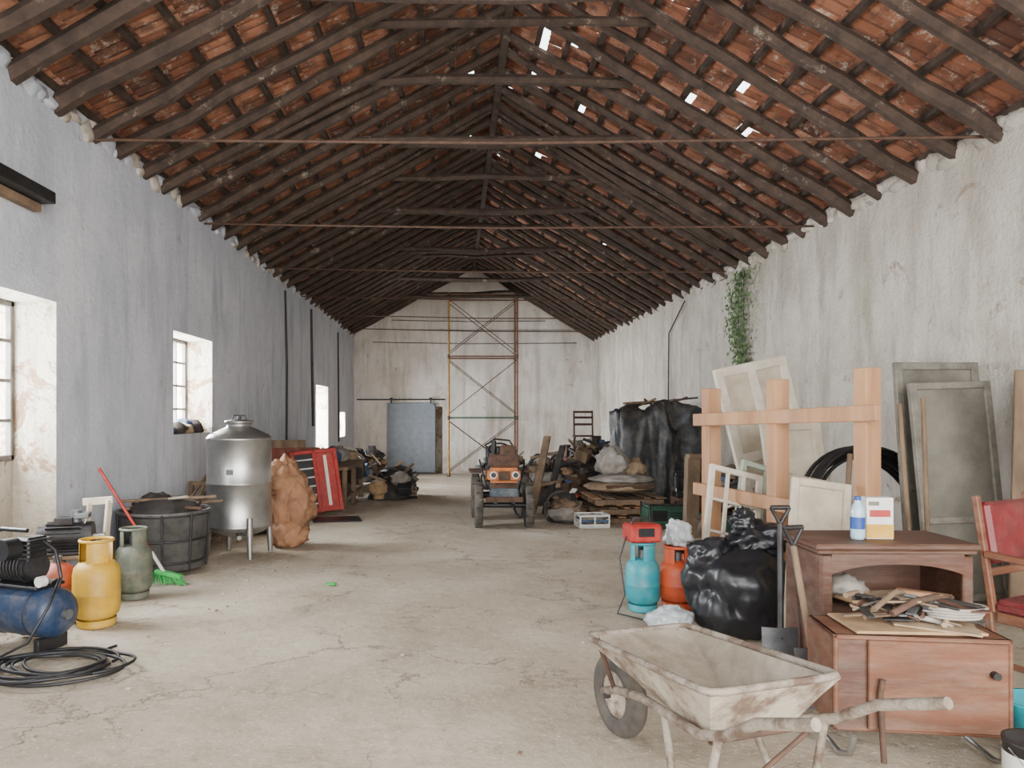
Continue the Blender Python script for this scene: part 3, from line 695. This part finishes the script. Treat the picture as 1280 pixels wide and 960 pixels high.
# ---------------------------------------------------------------- wooden frame
f=MB('timber_crate_frame')
P=[Vector((2.12,6.1,0)),Vector((2.34,5.35,0)),Vector((2.58,4.62,0))]
dirv=(P[2]-P[0]).normalized(); ang=math.atan2(dirv.y,dirv.x)
for i,p in enumerate(P):
    zt=(1.50,1.54,1.58)[i]; zb_=fz(p.y)-.002
    f.box((p.x,p.y,(zt+zb_)/2),(.12,.10,zt-zb_),M_wood,rot=(0,0,ang+math.pi/2),bev=.004)
nrm=Vector((dirv.y,-dirv.x,0))
if nrm.x>0: nrm=-nrm
for (za,zc,e0,e1) in ((1.24,1.30,.12,.15),(.67,.635,.12,.0)):
    a=P[0]-dirv*e0+nrm*.075; c_=P[2]+dirv*e1+nrm*.075
    a.z=za; c_.z=zc; f.beam(a,c_,.04,.10,M_wood)
f.beam((2.2,6.0,.02),(2.45,5.0,.02),.1,.05,M_wood)
f.beam((2.62,4.55,.0),(3.1,5.2,.0),.06,.08,M_wood); f.beam((2.60,4.68,.9),(3.0,5.3,fz(5.3)),.04,.09,M_wood)
f.done()
def leaf(name,w,h,t,mf,mp,M,rows=(0,.5,1),cols=(0,1),sw=.09,mun=None):
    b=MB(name); b.M=M
    for c in cols: b.box(((c-.5)*(w-sw),0,h/2),(sw,t,h),mf)
    for r_ in rows: b.box((0,0,sw/2+r_*(h-sw)),(w-2*sw*.98,t*.96,sw),mf)
    if mp: b.box((0,t*.1,h/2),(w-sw,t*.3,h-sw),mp,bev=0)
    if mun:
        for k in range(1,mun[0]): b.box(((k/mun[0]-.5)*(w-sw),0,h/2),(.022,t*.8,h-sw),mf,bev=.002)
        for k in range(1,mun[1]): b.box((0,0,sw/2+(k/mun[1])*(h-sw)),(w-sw,t*.8,.022),mf,bev=.002)
    return b.done()
def TM(x,y,z,rz=0,rx=0,ry=0): return Matrix.Translation((x,y,z))@Matrix.Rotation(rz,4,'Z')@Matrix.Rotation(rx,4,'X')@Matrix.Rotation(ry,4,'Y')
leaf('glazed_door_leaf',.70,1.86,.05,M_gshut,M_gpan,TM(3.95,5.88,fz(5.9)+.02,.04,-.10),(0,.45,1),sw=.06)
leaf('glazed_door_leaf',.64,1.68,.05,M_gshut,M_gpan,TM(3.92,5.62,fz(5.6)+.02,.02,-.10,-.03),(0,.36,1),sw=.055)
leaf('white_door_leaf',.78,1.95,.045,M_white,M_cream,TM(3.25,6.95,fz(6.85)+.07,.18,-.12,-.2),(0,.42,.55,1),(0,.5,1))
leaf('white_door_leaf',.55,1.40,.04,M_cream,M_cream,TM(3.02,6.25,fz(6.3)+.02,.1,-.16,-.05),(0,.5,1))
leaf('cream_panel_board',.38,.98,.03,M_cream,M_cream,TM(2.16,4.45,fz(4.5)+.04,.05,-.16,.14),(0,1),sw=.05)
leaf('window_sash',.46,1.02,.035,M_white,None,TM(2.00,5.45,fz(5.5)+.04,.25,-.22,.24),(0,1),sw=.045,mun=(3,4))
leaf('window_sash',.46,1.04,.035,M_mint,None,TM(2.30,5.72,fz(5.7)+.04,.25,-.2,.28),(0,1),sw=.045,mun=(2,4))
leaf('window_sash',.50,.95,.035,M_cream,None,TM(2.66,5.60,fz(5.5)+.02,.1,-.2,.2),(0,1),sw=.045,mun=(2,3))
b=MB('mint_board'); b.M=TM(1.95,5.20,fz(5.2)+.01,.2,-.3,.1); b.box((0,0,.26),(.13,.03,.52),M_mint); b.done()
leaf('wooden_lath_panel',.45,1.7,.04,M_wold,M_cream,TM(4.00,4.98,fz(5.1)+.03,-.35,-.06,.04),(0,.5,1))
b=MB('plank_bundle')
for k in range(5): b.beam((k*.06,0,0.01),(.04+k*.06,.3,1.55+R(-.2,.15)),.05,.025,random.choice([M_wold,M_cream,M_mint]))
b.done((3.92,4.4,fz(4.4)+.02))
h=MB('coiled_hose')
for k in range(12): h.ring((R(-.02,.02),R(-.02,.02),-.06+k*.016),.50+R(-.03,.07),.016,M_black,seg=44,X=TM(0,0,.62,.1,math.pi/2-.25))
h.done((3.52,6.30,fz(6.30)))
b=MB('long_handled_tools')
b.tube([(.12,0,0.01),(.16,.25,1.5)],.016,M_wold,8); b.tube([(.22,0,0.01),(.36,.3,1.54)],.016,M_wold,8); b.box((.12,.03,.12),(.2,.02,.24),M_dsteel,rot=(.1,.1,0))
b.tube([(-.42,-.05,0.01),(-.26,.12,1.15)],.018,M_wold,8)
b.done((3.0,5.0,fz(5)))
# ---------------------------------------------------------------- bag, plastic
b=MB('black_bin_bag'); b.blob((0,0,.29),(.34,.31,.31),M_bag,.2,1.3,3,5,-.28,.22,(1.6,1.6,1.2)); b.blob((-.18,.02,.48),(.15,.14,.13),M_bag,.3,1.6,12,4,None,.25,(2,2,2)); b.blob((.12,.0,.60),(.18,.15,.12),M_bag,.35,1.7,8,4,None,.3,(2,2,2)); b.blob((.02,.0,.71),(.08,.07,.09),M_bag,.4,2.2,9,4,None,.3,(2,2,1))
b.done((1.87,4.85,fz(4.85)))
b=MB('clear_plastic_bag'); b.blob((0,0,.08),(.14,.12,.09),M_clear,.3,1.8,3,4,-.075,.3); b.done((1.40,4.80,fz(4.80)))
b=MB('clear_plastic_wrap'); b.blob((0,0,.08),(.10,.1,.10),M_clear,.35,1.6,6,4,-.08,.3); b.done((1.67,5.50,fz(5.50)+.465))
b=MB('wooden_strip'); b.beam((0,0,.012),(-.28,.55,.012),.05,.018,M_wold); b.beam((-.06,-.03,.035),(-.1,.4,.035),.04,.018,M_cream); b.done((1.28,4.1,fz(4.2)+.008))
# ---------------------------------------------------------------- wheelbarrow
w=MB('wheelbarrow')
rim=[(.46,.25,.51),(.46,-.25,.51),(-.38,-.26,.57),(-.38,.26,.57)]
bot=[(.10,.15,.38),(.10,-.15,.38),(-.25,-.16,.37),(-.25,.16,.37)]
def quadgrid(a,b_,c,d_,n,m,th):
    vs=[];fs=[]
    a,b_,c,d_=map(Vector,(a,b_,c,d_))
    for i in range(n+1):
        for j in range(n+1):
            u,v=i/n,j/n; p=(a*(1-u)+b_*u)*(1-v)+(d_*(1-u)+c*u)*v
            p=p+Vector((0,0,.008*noise.noise(p*9))); vs.append(p)
    for i in range(n):
        for j in range(n): q=i*(n+1)+j; fs.append([q,q+1,q+n+2,q+n+1])
    w.add(vs,fs,m,True); w.add([v-Vector((0,0,th)) for v in vs],[f_[::-1] for f_ in fs],M_cement,True)
quadgrid(*bot,6,M_cem2,.006)
for i in range(4):
    j=(i+1)%4; quadgrid(rim[i],rim[j],bot[j],bot[i],6,M_cem2,.006)
def rimpts():
    o=[]
    for i in range(4):
        a=Vector(rim[i]); p=Vector(rim[i-1]); n_=Vector(rim[(i+1)%4])
        o+=[a+(p-a).normalized()*.05,a+((p-a).normalized()+(n_-a).normalized())*.012,a+(n_-a).normalized()*.05]
    return o
w.tube(rimpts(),.013,M_pipe,8,closed=True)
for sy in (-1,1):
    w.tube([(.64,sy*.055,.19),(.5,sy*.08,.25),(.18,sy*.15,.34),(-.25,sy*.20,.38),(-.40,sy*.215,.44),(-.55,sy*.225,.54),(-.78,sy*.232,.63)],.018,M_pipe,10)
    w.tube([(.0,sy*.17,.355),(-.18,sy*.23,.02),(-.26,sy*.23,.015),(-.36,sy*.21,.42)],.014,M_pipe,8)
    w.tube([(.44,sy*.2,.50),(.5,sy*.08,.24)],.011,M_rust,8)
w.tube([(-.22,-.23,.03),(-.22,.23,.03)],.012,M_rust,8); w.tube([(-.3,-.2,.38),(-.3,.2,.38)],.012,M_rust,8)
w.tube([(-.3,-.2,.36),(-.22,.23,.03)],.009,M_rust,8)
Xw=Matrix.Translation((.60,0,.185))@Matrix.Rotation(math.pi/2,4,'X'); r=.185; wd=.085
w.lathe([(r*.55,-wd*.35),(r*.75,-wd/2),(r*.93,-wd*.42),(r,-wd*.15),(r,wd*.15),(r*.93,wd*.42),(r*.75,wd/2),(r*.55,wd*.35),(r*.55,-wd*.35)],M_rubber,X=Xw,seg=36)
w.lathe([(0,-.05),(.03,-.05),(.03,-.02),(r*.5,-.01),(r*.58,-wd*.36),(r*.58,wd*.36),(r*.5,.01),(.03,.02),(.03,.05),(0,.05)],M_cement,X=Xw,seg=28)
w.cyl((.60,-.075,.185),(.60,.075,.185),.012,M_dsteel)
w.done((.88,2.61,fz(2.75)+.0),math.radians(108),.95)
# ---------------------------------------------------------------- cabinets
c=MB('wooden_cabinet'); W_,D_,H_=.74,.40,.76
c.box((0,0,H_-.015),(W_+.06,D_+.05,.03),M_woodd,bev=.008); c.box((0,0,H_-.042),(W_+.03,D_+.025,.02),M_woodd,bev=.006)
for sx in (-1,1): c.box((sx*(W_/2-.012),0,H_/2-.03),(.024,D_,H_-.06),M_woodd)
c.box((0,D_/2-.008,H_/2),(W_-.03,.012,H_-.08),M_woodd)
for z in (.06,.40): c.box((0,.0,z),(W_-.05,D_-.03,.02),M_woodd)
for sx in (-1,1): c.box((sx*(W_/2-.03),-D_/2+.0,H_/2-.03),(.05,.025,H_-.06),M_woodd)
n=24; vs=[];fs=[]
for k in range(n+1):
    x=-W_/2+.05+(W_-.1)*k/n; u=abs(2*k/n-1); zz=H_-.15+.05*(1-u**2.5)+(.012 if .42<u<.5 else 0)
    for yy in (-D_/2-.012,-D_/2+.010): vs+=[(x,yy,H_-.05),(x,yy,zz)]
for k in range(n):
    a=k*4; fs+=[[a,a+1,a+5,a+4],[a+2,a+6,a+7,a+3],[a+1,a+3,a+7,a+5]]
c.add(vs,fs,M_woodd); c.box((0,-D_/2,.05),(W_,.025,.08),M_woodd); c.box((0,-D_/2,.40),(W_-.08,.02,.03),M_woodd)
c.box((-.1,-.03,.45),(.2,.15,.03),M_card,rot=(0,.1,.3)); c.box((.12,0,.44),(.22,.2,.05),M_sackb,rot=(0,0,.2)); c.blob((-.15,.0,.5),(.1,.09,.06),M_sack,.4,3,2,3); c.box((.22,-.05,.46),(.06,.25,.06),M_wood,rot=(0,0,.9))
c.done((2.17,3.82,fz(3.82)+.002),-.02)
b=MB('water_bottle'); b.lathe([(0,0),(.03,.002),(.034,.02),(.034,.055)],M_glassb,seg=20); b.lathe([(.0345,.055),(.0345,.115)],M_lab,seg=20); b.lathe([(.034,.115),(.034,.14),(.026,.17),(.014,.19),(.014,.2)],M_glassb,seg=20); b.cyl((0,0,.198),(0,0,.218),.016,M_lab); b.done((2.04,3.74,fz(3.82)+.763))
b=MB('carton_box'); b.box((0,0,.105),(.13,.07,.21),M_wht,bev=.002); b.box((0,-.0355,.04),(.13,.003,.07),M_yel,bev=0); b.box((0,-.0355,.13),(.10,.003,.035),M_red,bev=0); b.box((-.03,-.036,.18),(.05,.003,.02),M_ggr,bev=0); b.done((2.16,3.78,fz(3.82)+.763),-.1)
c=MB('wooden_drawer_box'); W_,D_,H_=.66,.30,.38; zb_=.12
c.box((0,0,zb_+.01),(W_,D_,.02),M_woodm); c.box((0,0,zb_+H_-.01),(W_,D_,.02),M_woodm)
for sx in (-1,1): c.box((sx*(W_/2-.01),0,zb_+H_/2),(.02,D_,H_),M_woodm)
c.box((0,D_/2-.01,zb_+H_/2),(W_,.02,H_),M_woodm); c.box((.05,-D_/2-.003,zb_+H_/2),(W_-.15,.02,H_-.03),M_woodm,bev=.004); c.box((0,-D_/2+.01,zb_+H_/2),(W_,.01,H_),M_woodd,bev=.0)
c.cyl((.25,-D_/2-.01,zb_+.25),(.25,-D_/2-.04,zb_+.25),.015,M_dsteel)
for sx in (-1,1):
    c.tube([(sx*.28,.10,zb_),(sx*.29,.10,.02),(sx*.29,-.1,.012),(sx*.28,-.17,.04),(sx*.27,-.19,zb_)],.012,M_steel,8)
c.tube([(-.16,-.19,.02),(-.17,-.18,.28),(-.16,-.18,.34)],.011,M_rust,8)
c.done((1.85,3.04,fz(3.04)+.002),-.12)
j=MB('tool_clutter')
j.box((0,.0,.008),(.5,.27,.012),M_card,rot=(0,0,.05)); j.box((.1,-.02,.02),(.3,.2,.008),M_sackb,rot=(.03,.04,-.3))
rs=random.Random(5)
for k in range(60):
    a=rs.uniform(0,3.1); l=rs.uniform(.08,.2); x,y=rs.uniform(-.2,.22),rs.uniform(-.09,.09); z=.02+k*.0014; q=Vector((math.cos(a)*l/2,math.sin(a)*l/2*.8,rs.uniform(-.008,.015))); p=Vector((x,y,z+.015))
    m=rs.choice([M_rust,M_dsteel,M_wold,M_sack,M_woodd,M_sackb,M_alu,M_blk2,M_blk2])
    if k%2: j.tube([p-q,p+q],rs.uniform(.005,.012),m,6)
    else: j.beam(p-q,p+q,rs.uniform(.02,.05),.008,m)
for k in range(4): j.ring((.17,-.04,.06+k*.012),.08+.006*k,.007,M_sack,seg=26,sx=1.2,sy=.7)
j.tube([(-.1,-.12,.08),(.0,-.08,.12),(.12,-.02,.13)],.014,M_rust,8)
j.tube([(-.16,-.1,.09),(-.05,-.02,.14),(.03,.08,.12)],.012,M_wold,8)
j.done((1.85,3.04,fz(3.04)+.505),-.12)
s=MB('spade')
def spade(dx,lean,h,m):
    s.tube([(dx,0,.22),(dx+lean,.12,h)],.016,m,10)
    s.tube([(dx+lean-.05,.12,h+.09),(dx+lean+.05,.12,h+.09)],.013,M_dsteel,8); s.tube([(dx+lean,.12,h),(dx+lean-.05,.12,h+.09)],.010,M_dsteel,8); s.tube([(dx+lean,.12,h),(dx+lean+.05,.12,h+.09)],.010,M_dsteel,8)
    vs=[];fs=[]
    for i in range(7):
        for k in range(7):
            u=k/6*2-1; v=i/6; ww=.095*(1 if v<.6 else math.sqrt(max(0,1-((v-.6)/.45)**2)))
            vs.append((dx+u*ww,-.02*v+.02*u*u-.01,.28-.28*v))
    for i in range(6):
        for k in range(6): a=i*7+k; fs.append([a,a+1,a+8,a+7])
    s.add(vs,fs,M_alu,True); s.add([(x,y+.004,z) for x,y,z in vs],[f[::-1] for f in fs],M_alu,True)
spade(0,.05,.80,M_dsteel); s.done((1.70,3.85,fz(3.8)+.004))
s=MB('spade'); spade(0,-.02,.74,M_wold); s.done((1.70,3.50,fz(3.5)+.004),.2)
# red chair
c=MB('red_upholstered_chair')
for sx in (-1,1):
    c.beam((sx*.22,.20,0),(sx*.22,.24,.45),.035,.035,M_woodm); c.beam((sx*.22,.22,.42),(sx*.22,.30,.98),.035,.03,M_woodm)
    c.beam((sx*.22,-.22,0),(sx*.22,-.2,.66),.035,.035,M_woodm); c.beam((sx*.23,-.24,.67),(sx*.23,.25,.70),.045,.03,M_woodm)
    c.beam((sx*.22,-.2,.18),(sx*.22,.2,.18),.02,.03,M_woodm); c.beam((sx*.22,-.2,.4),(sx*.22,.2,.4),.025,.05,M_woodm)
c.beam((-.2,-.2,.4),(.2,-.2,.4),.025,.05,M_woodm)
c.box((0,0,.45),(.46,.44,.07),M_seat,bev=.03); c.box((0,.26,.80),(.42,.06,.30),M_seat,rot=(-.15,0,0),bev=.025); c.beam((-.2,.27,.60),(.2,.27,.60),.02,.04,M_woodm)
c.done((2.92,3.50,fz(3.5)+.003),.45)
b=MB('paint_tin'); b.lathe([(0,.0),(.10,.0),(.102,.01),(.10,.02),(.10,.2),(.104,.205),(.104,.215),(.088,.215),(.085,.19),(0,.19)],M_dsteel,seg=32); b.lathe([(.101,.04),(.101,.17)],M_wht,seg=32)
b.tube([(-.1,0,.19),(-.08,-.09,.13),(0,-.125,.1),(.08,-.09,.13),(.1,0,.19)],.003,M_steel,6); b.done((2.05,2.60,fz(2.60)+.002))
b=MB('turquoise_bucket'); b.lathe([(0,.005),(.10,.005),(.125,.22),(.135,.23),(.12,.23),(.095,.02),(0,.02)],M_cyan); b.done((2.33,2.95,fz(2.95)+.002))
l=MB('floor_litter'); rs=random.Random(3)
for k in range(520):
    y=rs.uniform(2.4,20); x=rs.uniform(-2.9,3.6)
    if -1.6<x<.9 and rs.random()<.7: continue
    sz=rs.uniform(.004,.015); a=rs.uniform(0,3)
    l.box((x,y,fz(y)+sz*.25),(sz*1.6,sz,sz*.5),rs.choice([M_dirt,M_dirt,M_wold,M_white,M_sack]),rot=(0,0,a),bev=0)
l.done()
b=MB('dry_leaf'); b.blob((0,0,.012),(.05,.03,.012),M_gbroom,.4,3,1,2); b.done((-1.05,6.3,fz(6.3)))

# ---------------------------------------------------------------- light
wd_=bpy.data.worlds.new('sky'); bpy.context.scene.world=wd_; wd_.use_nodes=True
bg=wd_.node_tree.nodes['Background']; bg.inputs[0].default_value=(.95,.97,1,1); bg.inputs[1].default_value=5.8
def area(name,loc,rot,sx,sy,p,col):
    l=bpy.data.lights.new(name,'AREA'); l.shape='RECTANGLE'; l.size=sx; l.size_y=sy; l.energy=p; l.color=col
    o=bpy.data.objects.new(name,l); o.location=loc; o.rotation_euler=rot; bpy.context.scene.collection.objects.link(o)
pw=(290,450,800,440)
for i,(a,b_,c_,d_) in enumerate(wins):
    area('daylight_window_%d'%(i+1),(XL-.6,(a+b_)/2,(c_+d_)/2),(0,-math.pi/2,0),d_-c_,b_-a,pw[i],(.92,.96,1))
area('daylight_entrance',(.9,Y0-.3,1.8),(math.radians(88),0,math.radians(6)),6.5,3.4,700,(1,.96,.90))
# ---------------------------------------------------------------- camera
cam=bpy.data.cameras.new('camera'); cam.sensor_width=36; cam.lens=924/1280*36
cam.shift_x=(640-568)/1280; cam.shift_y=(516-480)/1280; cam.clip_start=.05
co_=bpy.data.objects.new('camera',cam); co_.location=(0,0,1.3); co_.rotation_euler=(math.pi/2,0,0)
bpy.context.scene.collection.objects.link(co_); bpy.context.scene.camera=co_
